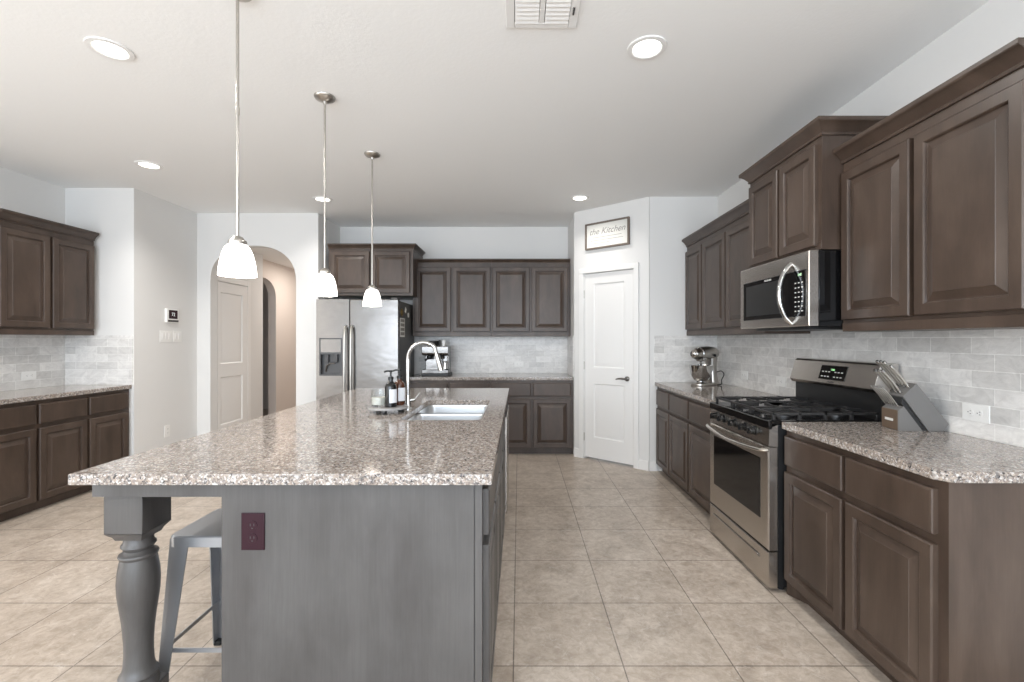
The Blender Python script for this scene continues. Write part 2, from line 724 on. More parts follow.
def house_door(mb, x0, x1, z0, z1, panels, th=0.035, yf=0.0):
    """slab whose face is at y=yf (front -Y), with moulded recessed panels"""
    zs = sorted(set([z0, z1] + [z for p in panels for z in p[2:4]]))
    px0, px1 = panels[0][0], panels[0][1]
    mb.box(x0, px0, yf, yf + th, z0, z1)
    mb.box(px1, x1, yf, yf + th, z0, z1)
    for a, b in zip(zs, zs[1:]):
        if any(abs(a - p[2]) < 1e-6 for p in panels):
            panel_rings(mb, px0, px1, a, b, [(0, yf + th), (0, yf), (0.012, yf + 0.011), (0.034, yf + 0.011), (0.06, yf + 0.003)])
        else:
            mb.box(px0, px1, yf, yf + th, a, b)


dm = MB()
house_door(dm, 0.137, 0.737, 0.022, 2.10, [(0.247, 0.627, 0.25, 0.86), (0.247, 0.627, 1.04, 1.985)], yf=0.012)
door1 = struct('door_1', dm, 'trim', None, (P1[0], P1[1], 0), PA)
hm = MB()
hm.lathe([(0.026, 0.012), (0.026, -0.004), (0.02, -0.010), (0.011, -0.012), (0.011, -0.05)], (0.665, 0, 0.935), 'y', 20)
hm.tube(spline([(0.665, -0.045, 0.935), (0.62, -0.05, 0.938), (0.585, -0.046, 0.934), (0.555, -0.042, 0.928)]), [.011] * 6 + [.009] * 6 + [.007] * 7, 10)
struct('door_handle', hm, 'pewter', door1)
hg = MB()
for z in (0.25, 1.06, 1.87):
    hg.lathe([(.006, -.045), (.006, .045)], (0.132, -0.003, z), 'z', 8)
struct('door_hinge', hg, 'nickel', door1)

# hall door on the left wall of the hallway
dm = MB()
house_door(dm, 0.0, 0.60, 0.015, 2.05, [(0.05, 0.49, 0.32, 0.90), (0.05, 0.49, 1.06, 1.93)], th=0.02)
door2 = struct('door_2', dm, 'trim', None, (-3.60, 5.50, 0), FACING_RIGHT)
struct('trim_2', MB().box(6.11, 6.18, 0, .02, 0, 2.13, .004).box(5.50, 6.11, 0, .02, 2.06, 2.13, .004).xf(
    Matrix(((0, 1, 0, -3.62), (1, 0, 0, 0), (0, 0, 1, 0), (0, 0, 0, 1)))), 'trim')

# baseboards
bbp = [(0, 0), (-0.014, 0), (-0.014, 0.085), (-0.009, 0.098), (0, 0.1)]


def baseboard(name, w, loc, rotz):
    mb = MB().prism(bbp, 'x', 0, w)
    struct(name, mb, 'trim', None, loc, rotz)


baseboard('baseboard_pantry', PW - (0.746 + CW), (P1[0] + (0.746 + CW) * math.cos(PA), P1[1] + (0.746 + CW) * math.sin(PA), 0), PA)
baseboard('baseboard_pantry_left', 0.128 - CW, (P1[0], P1[1], 0), PA)
baseboard('baseboard_pantry_right', 0.075, (1.345, 4.75, 0), 0)
baseboard('baseboard_left', 0.85, (-3.75, 4.49, 0), FACING_RIGHT)
baseboard('baseboard_arch', 0.15, (-3.75, 5.36, 0), 0)

# backsplashes (local x along the wall, z up, facing -Y)
SPZ0, SPZ1 = 0.915, 1.395


def backsplash(w, loc, rotz, z1=SPZ1):
    mb = MB().box(0, w, 0, 0.008, 0, z1 - SPZ0)
    return struct('backsplash', mb, 'splash', None, (loc[0], loc[1], SPZ0), rotz)


backsplash(0.655, (1.395, 4.742, 0), 0)
backsplash(4.742 - 1.3, (XR - .008, 4.742, 0), FACING_LEFT)
backsplash(1.95, (-1.309, YB - .008, 0), 0)
backsplash(0.62, (0.641 - .008, YB - .008, 0), FACING_LEFT)
backsplash(4.472 - 2.7, (XL + .008, 2.7, 0), FACING_RIGHT)
backsplash(0.655, (XL + .008, 4.472, 0), 0)

# ------------------------------------------------------------------ cabinets
DT = 0.024


def door_mesh(w, h, fw=0.055):
    """raised panel door, back at y=0, front at y=-DT, lower left corner at origin"""
    mb = MB()
    panel_rings(mb, 0, w, 0, h, [(0, 0), (0, -DT + .005), (.005, -DT), (fw - .008, -DT), (fw - .003, -DT + .004),
                                 (fw, -DT + .013), (fw + .005, -DT + .0135), (fw + .036, -DT + .002), (fw + .038, -DT + .000)])
    return mb


def drawer_mesh(w, h):
    mb = MB()
    panel_rings(mb, 0, w, 0, h, [(0, 0), (0, -DT + .006), (.003, -DT + .002), (.010, -DT)])
    return mb


def crown_mesh(w, z, rl=None, rr=None, s=1.0):
    prof = [(0, 0), (.010, 0), (.012, .008), (.010, .014), (.016, .022), (.030, .040), (.044, .052), (.052, .056), (.055, .062), (.055, .078), (0, .078)]
    rings = []
    for o, dz in prof:
        o, dz = o * s, dz * s
        r = []
        r += [(-o, rl, z + dz), (-o, -o, z + dz)] if rl else [(0, -o, z + dz)]
        r += [(w + o, -o, z + dz), (w + o, rr, z + dz)] if rr else [(w, -o, z + dz)]
        rings.append(r)
    b = bmesh.new()
    vs = [[b.verts.new(p) for p in r] for r in rings]
    n, m = len(vs), len(vs[0])
    for i in range(n):
        j = (i + 1) % n
        for k in range(m - 1):
            b.faces.new((vs[i][k], vs[i][k + 1], vs[j][k + 1], vs[j][k]))
    b.faces.new([vs[i][0] for i in range(n)])
    b.faces.new([vs[i][-1] for i in range(n)][::-1])
    bmesh.ops.recalc_face_normals(b, faces=b.faces[:])
    mb = MB()
    mb._merge(b)
    return mb


def base_cabinet(label, widths, loc, rotz, group, depth=0.60, m0=.0125, m1=.0125, clip=False, drawers=True):
    t = thing('base_cabinet', label, 'cabinet', loc, rotz, group)
    W = sum(widths)
    body = MB().box(0, W, 0, depth, .075, .877)
    if clip:
        body.prism([(0.0, .0), (.012, 0), (.10, .05), (W, .05), (W, depth), (0, depth)], 'z', 0, .075)
    else:
        body.box(0, W, .05, depth, 0, .075)
    obj('cabinet_body', body, 'wood', t)
    x = 0
    for i, w in enumerate(widths):
        a = x + (m0 if i == 0 else .0125)
        b = x + w - (m1 if i == len(widths) - 1 else .0125)
        if drawers:
            d = obj('drawer', drawer_mesh(b - a, .155), 'wood', t, ang=8)
            d.location = (a, 0, .69)
        d = obj('door', door_mesh(b - a, .57 if drawers else .76), 'wood', t, ang=8)
        d.location = (a, 0, .085)
        x += w
    return t


def wall_cabinet(label, widths, loc, rotz, group, depth=0.312, z0=1.395, z1=2.315, dz0=.06, dz1=.065, rl=None, rr=None, s=1.0, m0=.0125, m1=.0125):
    t = thing('wall_cabinet', label, 'cabinet', loc, rotz, group)
    W = sum(widths)
    body = MB().box(0, W, 0, depth, z0, z1)
    body.box(0, W, -.006, 0, z0, z0 + .045, .002)
    obj('cabinet_body', body, 'wood', t)
    x = 0
    for i, w in enumerate(widths):
        a = x + (m0 if i == 0 else .0125)
        b = x + w - (m1 if i == len(widths) - 1 else .0125)
        d = obj('door', door_mesh(b - a, z1 - dz1 - z0 - dz0), 'wood', t, ang=8)
        d.location = (a, 0, z0 + dz0)
        x += w
    obj('crown_moulding', crown_mesh(W, z1 - .012, rl, rr, s), 'wood', t, ang=18)
    return t


GB = 'base cabinets along the kitchen walls'
GU = 'wall cabinets along the kitchen walls'
FX = 1.425
# right wall, near and far of the range  (local x runs from far to near)
base_cabinet('brown two-door base cabinet between range and exposed grey end panel', [.455, .468], (FX, 2.448, 0), FACING_LEFT, GB, m1=.038, clip=True)
base_cabinet('narrow base cabinet right beside the white pantry wall', [.43], (FX, 4.735, 0), FACING_LEFT, GB, m0=.03)
base_cabinet('base cabinet second from the pantry wall, left of the range', [.49], (FX, 4.305, 0), FACING_LEFT, GB)
base_cabinet('base cabinet touching the far side of the steel range', [.59], (FX, 3.815, 0), FACING_LEFT, GB)
UX = 1.73
wall_cabinet('large two-door wall cabinet in the near right, above the knife block', [.449, .46], (UX, 2.453, 0), FACING_LEFT, GU, z1=2.30)
wall_cabinet('narrow wall cabinet above the stand mixer, beside the pantry wall', [.43], (UX, 4.735, 0), FACING_LEFT, GU)
wall_cabinet('middle one of the three wall cabinets between pantry and microwave', [.49], (UX, 4.305, 0), FACING_LEFT, GU)
wall_cabinet('wall cabinet touching the far side of the microwave', [.59], (UX, 3.815, 0), FACING_LEFT, GU)
wall_cabinet('raised deeper two-door wall cabinet directly above the microwave', [.382, .382], (1.62, 3.222, 0), FACING_LEFT, GU,
             depth=.42, z0=1.835, z1=2.456, dz0=.025, dz1=.05, rl=.42, rr=.42, m0=.02, m1=.03)
# back wall
base_cabinet('right-hand two-door base cabinet on the back wall, beside the pantry', [.488, .488], (-.336, 5.41, 0), 0, GB, m1=.03)
base_cabinet('left-hand two-door base cabinet on the back wall, beside the fridge', [.486, .486], (-1.309, 5.41, 0), 0, GB)
wall_cabinet('right-hand two-door wall cabinet on the back wall, next to the pantry corner', [.487, .487], (-.342, 5.70, 0), 0, GU, s=.62, m1=.03)
wall_cabinet('left-hand two-door wall cabinet on the back wall, above the coffee machine', [.487, .487], (-1.317, 5.70, 0), 0, GU, s=.62, m0=.03)
wall_cabinet('raised two-door wall cabinet above the steel refrigerator', [.50, .50], (-2.255, 5.45, 0), 0, GU,
             depth=.56, z0=1.875, z1=2.435, dz0=.03, dz1=.04, s=.8, rr=.5, m0=.03, m1=.035)
# left wall (local x runs away from the camera)
LX = -3.795
base_cabinet('single-door base cabinet at the far end of the left wall run', [.44], (LX, 4.035, 0), FACING_RIGHT, GB, m1=.03)
base_cabinet('single-door base cabinet in the middle of the left wall run', [.425], (LX, 3.61, 0), FACING_RIGHT, GB)
base_cabinet('base cabinet cut off by the left edge of the photo', [.42, .425], (LX, 2.765, 0), FACING_RIGHT, GB)
wall_cabinet('two-door wall cabinet on the left wall above the grey tiles', [.415, .42], (-4.10, 3.60, 0), FACING_RIGHT, GU)

# ------------------------------------------------------------------ countertops
ZT0, ZT1 = .878, .915
GC = 'granite countertops'


def slab(label, outline):
    mb = MB().prism(outline, 'z', ZT0, ZT1, .004)
    return tag(obj('countertop', mb, 'granite'), label, 'countertop', GC)


slab('granite countertop under the knife block, near right', [(1.397, 2.449), (1.397, 1.555), (1.432, 1.512), (XR - .01, 1.512), (XR - .01, 2.449)])
slab('granite countertop under the stand mixer, beyond the range', [(1.397, 4.74), (1.397, 3.222), (XR - .01, 3.222), (XR - .01, 4.74)])
slab('granite countertop along the back wall under the coffee machine', [(-1.309, 5.38), (.63, 5.38), (.63, YB - .01), (-1.309, YB - .01)])
slab('granite countertop along the left wall', [(XL + .01, 2.755), (-3.765, 2.755), (-3.765, 4.47), (XL + .01, 4.47)])

IX0, IX1, IY0, IY1 = -1.465, -.088, 1.492, 4.165
it = MB()
hole = rrect(-.655, -.21, 2.50, 3.335, .05, 5)
it.fillhole([(IX0, IY0), (IX1, IY0), (IX1, IY1), (IX0, IY1)], hole, ZT0, ZT1)
bmesh.ops.bevel(it.bm, geom=[e for e in it.bm.edges if len(e.link_faces) == 2 and e.calc_face_angle(0) > 1.0], offset=.004, segments=2, affect='EDGES', profile=.5)
tag(obj('countertop', it, 'granite'), 'large granite island top with the sink cut into it', 'countertop', GC)

# ------------------------------------------------------------------ island
isl = thing('kitchen_island', 'large grey-brown kitchen island with a turned corner leg', 'kitchen island', (-.55, 2.83, 0))
OX, OY = -.55, 2.83


def ib(mb, x0, x1, y0, y1, z0, z1, bev=0):
    mb.box(x0 - OX, x1 - OX, y0 - OY, y1 - OY, z0, z1, bev)


FXI = -.123
b = MB()
ib(b, -.985, -.72, 1.535, 4.13, 0, .877)
ib(b, -.72, FXI, 1.535, 2.42, .075, .877)
ib(b, -.72, FXI - .05, 1.535, 2.42, 0, .075)
ib(b, FXI - .02, FXI, 2.42, 3.365, .075, .877)
ib(b, -.72, FXI - .05, 2.42, 3.365, 0, .09)
ib(b, -.72, FXI, 3.985, 4.13, .0, .877)
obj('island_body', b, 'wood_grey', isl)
b = MB()
ib(b, -.988, -.150, 1.528, 1.535, 0, .877)
ib(b, -.146, FXI, 1.528, 1.535, 0, .877)
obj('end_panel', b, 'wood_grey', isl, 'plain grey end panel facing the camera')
b = MB()
ib(b, -1.42, -.988, 1.53, 1.553, .828, .878)
ib(b, -1.42, -1.398, 1.553, 4.12, .828, .878)
ib(b, -1.42, -.988, 4.12, 4.13, .828, .878)
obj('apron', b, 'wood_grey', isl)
LEG = [(.0440, .643), (.050, .636), (.051, .630), (.045, .622), (.041, .615), (.046, .608), (.056, .603), (.058, .598), (.056, .592),
       (.053, .587), (.056, .57), (.0605, .54), (.0625, .506), (.061, .465), (.056, .425), (.050, .38), (.0455, .335), (.0425, .285),
       (.0425, .25), (.045, .21), (.049, .19), (.056, .182), (.058, .176), (.056, .170), (.052, .166), (.056, .158), (.060, .148), (.060, .135)]
for ly in (1.625, 4.04):
    lg = MB()
    cx, cy = -1.343 - OX, ly - OY
    h = .066
    lg.box(cx - h, cx + h, cy - h, cy + h, .69, .828, .002)
    lg.rings([[(cx + sx * a, cy + sy * a, z) for sx, sy in ((-1, -1), (1, -1), (1, 1), (-1, 1))] for a, z in ((h, .69), (.05, .672), (.045, .66))])
    lg.lathe([(.043, .665)] + LEG, (cx, cy, 0), 'z', 32)
    lg.box(cx - .062, cx + .062, cy - .062, cy + .062, 0, .135, .004)
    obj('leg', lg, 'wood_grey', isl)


def island_front(kind, y0, y1, z0, z1):
    mb = drawer_mesh(y1 - y0, z1 - z0) if kind == 'drawer' else door_mesh(y1 - y0, z1 - z0)
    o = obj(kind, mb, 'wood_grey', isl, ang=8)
    o.location = (FXI - OX, y0 - OY, z0)
    o.rotation_euler = (0, 0, FACING_RIGHT)


for y0, y1 in ((1.56, 1.965), (1.99, 2.405)):
    island_front('drawer', y0, y1, .69, .845)
    island_front('door', y0, y1, .085, .655)
island_front('drawer', 2.435, 3.35, .69, .845)
for y0, y1 in ((2.435, 2.88), (2.905, 3.35)):
    island_front('door', y0, y1, .085, .655)

# dishwasher in the island
dw = thing('dishwasher', 'stainless dishwasher built into the aisle side of the island', 'dishwasher', (-.125, 3.372, 0), FACING_RIGHT)
obj('body', MB().box(.004, .60, .045, .57, .02, .872), 'darkgrey', dw)
obj('door', MB().box(.004, .60, -.038, .043, .075, .785, .004), 'steel', dw)
obj('control_panel', MB().box(.004, .60, -.03, .043, .79, .872, .003), 'blackmat', dw)
obj('kick_plate', MB().box(.004, .60, .0, .044, .02, .072), 'blackmat', dw)

# ------------------------------------------------------------------ sink and faucet
sk = thing('sink', 'stainless double-bowl sink set into the island top', 'sink', (-.42, 2.8, .70))


def bowl(outline, zb, zt):
    mb = MB()
    n = len(outline)
    cx = sum(p[0] for p in outline) / n
    cy = sum(p[1] for p in outline) / n

    def ring(s, z):
        return [(cx + (x - cx) * s + .42, cy + (y - cy) * s - 2.8, z - .70) for x, y in outline]
    mb.rings([ring(1.05, zt), ring(1.0, zt), ring(.985, zt - .01), ring(.955, zb + .03), ring(.90, zb + .006), ring(.30, zb), ring(.30, zb - .004), ring(.93, zb - .004), ring(1.0, zb + .03), ring(1.05, zt - .012)], closed=True)
    mb.mi = 1
    mb.lathe([(.042, 0), (.042, .004), (.03, .005), (.028, .002)], (cx + .42, cy - 2.8, zb - .70 + .0005), 'z', 20)
    return mb


obj('bowl', bowl(rrect(-.655, -.21, 2.50, 2.93, .05), .69, .878), ['sinksteel', 'chrome'], sk)
obj('bowl', bowl(rrect(-.655, -.21, 2.955, 3.335, .05), .69, .878), ['sinksteel', 'chrome'], sk)

fc = thing('faucet', 'tall chrome gooseneck faucet behind the island sink', 'faucet', (-.70, 2.9, ZT1))
obj('base', MB().lathe([(.028, 0), (.028, .006), (.022, .012), (.019, .05), (.017, .09)], n=20), 'chrome', fc)
arc = [(0, 0, .085), (0, 0, .20), (0, 0, .31)]
arc += [(.10 - .10 * math.cos(a), -.0 - .01 * math.sin(a), .315 + .105 * math.sin(a)) for a in [PI * k / 12 for k in range(1, 10)]]
arc += [(.183, -.012, .345)]
obj('gooseneck', MB().tube(arc, .0125, 14), 'chrome', fc)
obj('spray_head', MB().tube([(.182, -.012, .35), (.192, -.012, .315), (.205, -.012, .27), (.212, -.012, .243)], [.0135, .015, .0165, .017], 14), 'chrome', fc)
obj('lever', MB().tube([(.014, .0, .055), (.046, .0, .06)], .012, 12).tube([(.044, 0, .06), (.062, .004, .085), (.075, .006, .10)], [.006, .005, .004], 8), 'chrome', fc)

# ------------------------------------------------------------------ tray, candle and bottles
TZ = .953
tr = thing('serving_tray', 'round grey stone tray on little feet beside the faucet', 'tray', (-.79, 2.775, ZT1))
obj('tray_top', MB().lathe([(.104, .022), (.118, .024), (.120, .030), (.118, .036), (.108, .037), (.0, .037)], n=36), 'stone', tr)
for a in (30, 150, 270):
    obj('foot', MB().lathe([(.014, 0), (.017, .01), (.014, .023)], (.08 * math.cos(math.radians(a)), .08 * math.sin(math.radians(a)), 0), n=12), 'iron', tr)
cd = thing('candle', 'white candle in a clear glass tumbler on the tray', 'candle', (-.845, 2.785, TZ))
gl = MB().lathe([(.0, .0), (.044, .0), (.048, .006), (.050, .096), (.047, .096), (.0455, .008), (.0, .006)], n=28)
obj('glass', gl, 'glass', cd)
obj('wax', MB().lathe([(.0445, .0085), (.0455, .05), (.0, .05)], n=24), 'wax', cd)
obj('wick', MB().tube([(0, 0, .05), (.001, 0, .062)], .0012, 6), 'rubber', cd)


def soap_bottle(name, label, m, loc):
    t = thing(name, label, 'bottle', loc, 0, 'pump bottles on the tray')
    obj('bottle_body', MB().lathe([(.0, 0), (.032, 0), (.035, .004), (.035, .118), (.031, .132), (.018, .146), (.013, .15), (.013, .162), (0, .162)], n=26), m, t)
    lb = MB()
    R = .0356
    pts0, pts1 = [], []
    for k in range(13):
        a = math.radians(-150 + 120 * k / 12)
        pts0.append((R * math.cos(a), R * math.sin(a)))
    inn = [(x * .985, y * .985) for x, y in pts0]
    lb.prism(pts0 + inn[::-1], 'z', .025, .105)
    o = obj('bottle_label', lb, 'label', t)
    o.rotation_euler = (0, 0, math.radians(62))
    obj('pump', MB().lathe([(.016, .160), (.016, .178), (.006, .18), (.005, .205), (.011, .206), (.011, .216), (.004, .218)], n=16)
        .tube([(0, 0, .212), (-.02, -.015, .213), (-.033, -.025, .207)], .005, 8), 'blackmat', t)
    return t


soap_bottle('pump_bottle', 'black pump bottle with a pale label on the tray', 'blackgloss', (-.765, 2.745, TZ))
soap_bottle('pump_bottle', 'amber brown pump bottle nearest the faucet', 'amber', (-.737, 2.835, TZ))

# ------------------------------------------------------------------ range
rg = thing('range', 'stainless gas range with black grates against the right wall', 'stove', (1.333, 3.217, 0), FACING_LEFT)
RW = .762
bd = MB().box(0.002, RW - .002, .05, .695, .03, .895)
obj('body', bd, 'blackmat', rg)
od = MB()
panel_rings(od, .004, RW - .004, .222, .775, [(0, .048), (0, .006), (.006, .0), (.006, .0)])
dr = obj('oven_door', od, 'steel', rg)
wn = MB()
panel_rings(wn, .075, .675, .37, .70, [(0, .002), (0, -.002), (.004, -.003)])
obj('window', wn, 'blackgloss', dr, 'dark oven glass')
hn = MB()
hp = [(.012, .0, .760), (.022, -.018, .758), (.08, -.030, .752), (.25, -.042, .742), (.381, -.046, .739), (.51, -.042, .742), (.68, -.030, .752), (.740, -.018, .758), (.75, 0, .760)]
hn.tube(spline(hp, 5), .0155, 12, True, .75)
obj('handle', hn, 'steel', dr)
dd = MB()
panel_rings(dd, .004, RW - .004, .022, .214, [(0, .048), (0, .004), (.005, 0)])
d = obj('drawer', dd, 'steel', rg)
obj('handle', MB().box(.07, .66, -.008, .0005, .145, .165, .003), 'steel', d)
cp = MB().prism([(.05, .778), (.002, .782), (.006, .878), (.05, .895)], 'x', .004, RW - .004)
obj('control_panel', cp, 'steel', rg)
for kx in (.11, .22, .373, .503, .612):
    kb = MB().lathe([(.024, .006), (.024, -.004), (.020, -.006), (.019, -.03), (.016, -.033)], (kx, 0, .838), 'y', 20)
    kb.box(kx - .004, kx + .004, -.042, -.03, .82, .856, .002)
    kb.mi = 1
    kb.lathe([(.027, .006), (.027, -.0015)], (kx, 0, .838), 'y', 20)
    obj('knob', kb, ['blackgloss', 'blackmat'], rg)
ct = MB().box(0.0, RW, .006, .63, .896, .918, .004)
ct.box(.0, RW, .0, .02, .872, .918, .004)
obj('cooktop', ct, 'blackgloss', rg)
for bx, by, br in ((.17, .17, .05), (.17, .47, .04), (.381, .32, .045), (.59, .17, .045), (.59, .47, .038)):
    obj('burner', MB().lathe([(br + .012, .918), (br + .012, .926), (br, .928), (br, .936), (br - .012, .940), (.0, .941)], (bx, by, 0), 'z', 22), 'iron', rg)
for gx0, gx1 in ((.02, .262), (.266, .496), (.50, .742)):
    g = MB()
    zt, s = .958, .012
    for y in (.035, .32, .605):
        g.bar((gx0, y, zt - s / 2), (gx1, y, zt - s / 2), s, s)
    for x in (gx0 + s / 2, gx1 - s / 2):
        g.bar((x, .035, zt - s / 2), (x, .605, zt - s / 2), s, s)
    cx = (gx0 + gx1) / 2
    for cy in ((.175, .465) if gx0 != .266 else (.175, .32, .465)):
        for dx, dy in ((1, 0), (-1, 0), (0, 1), (0, -1)):
            L = (gx1 - gx0) / 2 if dx else .14
            g.bar((cx + dx * .03, cy + dy * .03, zt + .002), (cx + dx * L, cy + dy * L, zt - .004), .010, .016)
    for x in (gx0 + .008, gx1 - .008):
        for y in (.04, .18, .32, .46, .60):
            g.box(x - .008, x + .008, y - .008, y + .008, .918, zt - .002, .002)
    obj('grate', g, 'iron', rg)
bg = MB().prism([(.575, 1.065), (.560, 1.085), (.598, 1.215), (.612, 1.224), (.695, 1.224), (.695, 1.065)], 'x', .0, RW, .003)
bgo = obj('backguard', bg, 'steel', rg)
obj('riser', MB().prism([(.60, .90), (.60, 1.064), (.695, 1.064), (.695, .90)], 'x', .004, RW - .004), 'blackmat', rg)
ang = math.atan2(.598 - .560, 1.215 - 1.085)
dpm = Matrix.Translation((0, .560, 1.085)) @ Matrix.Rotation(-ang, 4, 'X')
dp = MB()
panel_rings(dp, .30, .53, .022, .112, [(0, .001), (0, -.003), (.003, -.004)])
dpo = obj('display', dp.xf(dpm), 'blackgloss', bgo)
bt = MB()
for r in range(2):
    for c in range(7):
        if c == 3:
            continue
        bt.box(.322 + c * .028, .338 + c * .028, -.0048, -.004, .038 + r * .03, .044 + r * .03)
obj('button_print', bt.xf(dpm), 'whiteprint', dpo)['kind'] = 'stuff'
tl = text('clock_digits', '12:05', .016, 'green', dpo, tuple(dpm @ Vector((.414, -.0046, .085))), (PI / 2 - ang, 0, 0))
text('brand_lettering', 'FRIGIDAIRE', .011, 'slot', bgo, tuple(dpm @ Vector((.414, -.0016, .009))), (PI / 2 - ang, 0, 0))
for fx in (.05, RW - .05):
    for fy in (.09, .64):
        obj('foot', MB().lathe([(.018, 0), (.018, .012), (.01, .014), (.01, .03)], (fx, fy, 0), n=12), 'rubber', rg)

# ------------------------------------------------------------------ microwave
mw = thing('microwave', 'stainless over-the-range microwave with curved handle', 'microwave', (1.549, 3.219, 1.422), FACING_LEFT)
obj('body', MB().box(0, .762, .052, .49, .0, .408, .003), 'blackgloss', mw)
md = MB()
panel_rings(md, 0, .762, .004, .408, [(0, .05), (0, .004), (.005, 0)])
mdo = obj('door', md, 'steel', mw)
gw = MB()
panel_rings(gw, .05, .735, .058, .312, [(0, .001), (0, -.002), (.003, -.003)])
gwo = obj('window', gw, 'blackgloss', mdo, 'black glass front with control panel')
iw = MB().box(.09, .52, -.0036, -.003, .085, .285)
obj('inner_window', iw, 'blackmat', mdo)
hz0, hz1 = .018, .362
hp = [(.60, .002, hz0), (.60, -.03, hz0 + .035), (.60, -.058, hz0 + .10), (.60, -.068, (hz0 + hz1) / 2), (.60, -.058, hz1 - .10), (.60, -.03, hz1 - .035), (.60, .002, hz1)]
obj('handle', MB().tube(spline(hp, 5), .0125, 12), 'chrome', mdo)
bt = MB()
for r in range(7):
    for c in range(3):
        bt.box(.640 + c * .03, .654 + c * .03, -.0036, -.003, .085 + r * .026, .091 + r * .026)
obj('button_print', bt, 'whiteprint', mdo)['kind'] = 'stuff'
text('clock_digits', '1:42', .020, 'green', mdo, (.685, -.0034, .288), (PI / 2, 0, 0))
text('brand_lettering', 'FRIGIDAIRE', .016, 'whiteprint', mdo, (.36, -.0034, .298), (PI / 2, 0, 0))
obj('vent_grille', MB().box(.10, .66, .06, .40, -.012, .0), 'blackmat', mw)

# ------------------------------------------------------------------ refrigerator
fr = thing('refrigerator', 'side-by-side stainless refrigerator with ice dispenser', 'refrigerator', (-2.24, 5.08, 0))
FW, FH = .906, 1.80
obj('body', MB().box(.005, FW - .005, .075, .80, .03, FH - .01, .004), 'greyside', fr)
sp = .368
fd = MB()
# freezer door with a dispenser niche
fd.box(0, .036, 0, .07, .06, FH)
fd.box(.287, sp - .003, 0, .07, .06, FH)
fd.box(.036, .287, 0, .07, .06, .955)
fd.box(.036, .287, 0, .07, 1.372, FH)
fd.box(.036, .287, .05, .07, .955, 1.372)
bmesh.ops.remove_doubles(fd.bm, verts=fd.bm.verts[:], dist=1e-5)
fz = obj('freezer_door', fd, 'steel_fridge', fr)
ds = MB()
ds.box(.036, .050, -.004, .05, .955, 1.372)
ds.box(.273, .287, -.004, .05, .955, 1.372)
ds.box(.05, .273, -.004, .05, .955, .972)
ds.box(.05, .273, -.004, .05, 1.358, 1.372)
ds.box(.05, .273, .04, .05, .972, 1.358)
ds.mi = 1
ds.box(.05, .273, -.003, .04, 1.215, 1.358)
ds.mi = 0
ds.box(.05, .273, -.006, .04, 1.19, 1.215)
ds.box(.09, .13, .01, .04, 1.10, 1.19, .004)
ds.box(.19, .23, .01, .04, 1.10, 1.19, .004)
ds.mi = 1
ds.tube(spline([(.095, .03, 1.0), (.11, .015, 1.06), (.15, .012, 1.09), (.20, .015, 1.09)]), .007, 8)
obj('dispenser', ds, ['darkgrey', 'steel_fridge'], fz, 'dark water and ice dispenser')
rd = MB().box(sp + .003, FW, 0, .07, .06, FH, .010, 2)
rfd = obj('refrigerator_door', rd, 'steel_fridge', fr)
for hx, par in ((sp - .035, fz), (sp + .035, rfd)):
    hp = [(hx, .002, 1.50), (hx, -.045, 1.47), (hx, -.06, 1.3), (hx, -.064, 1.05), (hx, -.06, .80), (hx, -.045, .60), (hx, .002, .57)]
    obj('handle', MB().tube(spline(hp, 5), .0135, 12), 'nickel', par)
obj('base_grille', MB().box(.01, FW - .01, .04, .074, .01, .056), 'darkgrey', fr)
for hx in (.05, FW - .05):
    obj('hinge_cover', MB().box(hx - .035, hx + .035, .02, .14, FH + .001, FH + .02, .004), 'greyside', fr)
# things stuck on the fridge side
SX = -2.24 + FW - .005
cal = MB()
cal.box(.0005, .003, 0, .21, 0, .215)
cal.mi = 1
for k in range(4):
    cal.box(.003, .0035, .02, .19, .02 + k * .05, .055 + k * .05)
tag(obj('calendar_sheet', cal, ['paper', 'ink'], None, None, (SX, 5.17, 1.385)), 'pale printed sheet stuck on the fridge side', 'paper')
G = 'magnets on the refrigerator side'
for (y, z, r, m, lab) in ((5.25, 1.665, .045, 'gold', 'round brass-coloured magnet on the fridge side'),
                          (5.42, 1.70, .035, 'paper', 'upper white magnet on the fridge side'),
                          (5.55, 1.65, .032, 'whiteprint', 'rearmost pale magnet on the fridge side')):
    mg = MB()
    if m == 'gold':
        mg.lathe([(r, 0.0005), (r, .008), (r * .7, .012), (r * .5, .008), (0.0, .009)], axis='x', n=18)
    elif m == 'paper':
        mg.prism([(-r, -r * .5), (r * .2, -r), (r, r * .4), (-r * .2, r)], 'x', .0005, .007, .001)
    else:
        mg.lathe([(r, .0005), (r, .006), (r * .8, .010), (0, .011)], axis='x', n=6)
    tag(obj('fridge_magnet', mg, m, None, None, (SX, y, z)), lab, 'magnet', G)

# ------------------------------------------------------------------ espresso machine
em = thing('espresso_machine', 'silver espresso machine on the back counter beside the fridge', 'coffee machine', (-1.175, 5.56, ZT1))
obj('housing', MB().box(.015, .305, .14, .33, .03, .355, .008, 2), 'steel_fridge', em)
obj('brew_head', MB().prism([(-.0, .255), (-.01, .275), (-.012, .355), (.14, .358), (.14, .235)], 'x', .0, .32, .006), 'steel_fridge', em)
obj('drip_tray', MB().box(.0, .32, .0, .16, .03, .075, .004), 'steel_fridge', em)
obj('base_plate', MB().box(-.004, .324, -.015, .33, .0, .03, .005), 'blackmat', em)
obj('portafilter', MB().lathe([(.034, .2), (.036, .215), (.036, .24)], (.08, .07, 0), 'z', 18).tube([(.08, .035, .215), (.07, -.03, .205), (.062, -.075, .198)], [.010, .013, .015], 10), 'blackmat', em)
obj('grinder_cradle', MB().lathe([(.03, .20), (.034, .22), (.034, .245)], (.215, .07, 0), 'z', 18), 'blackmat', em)
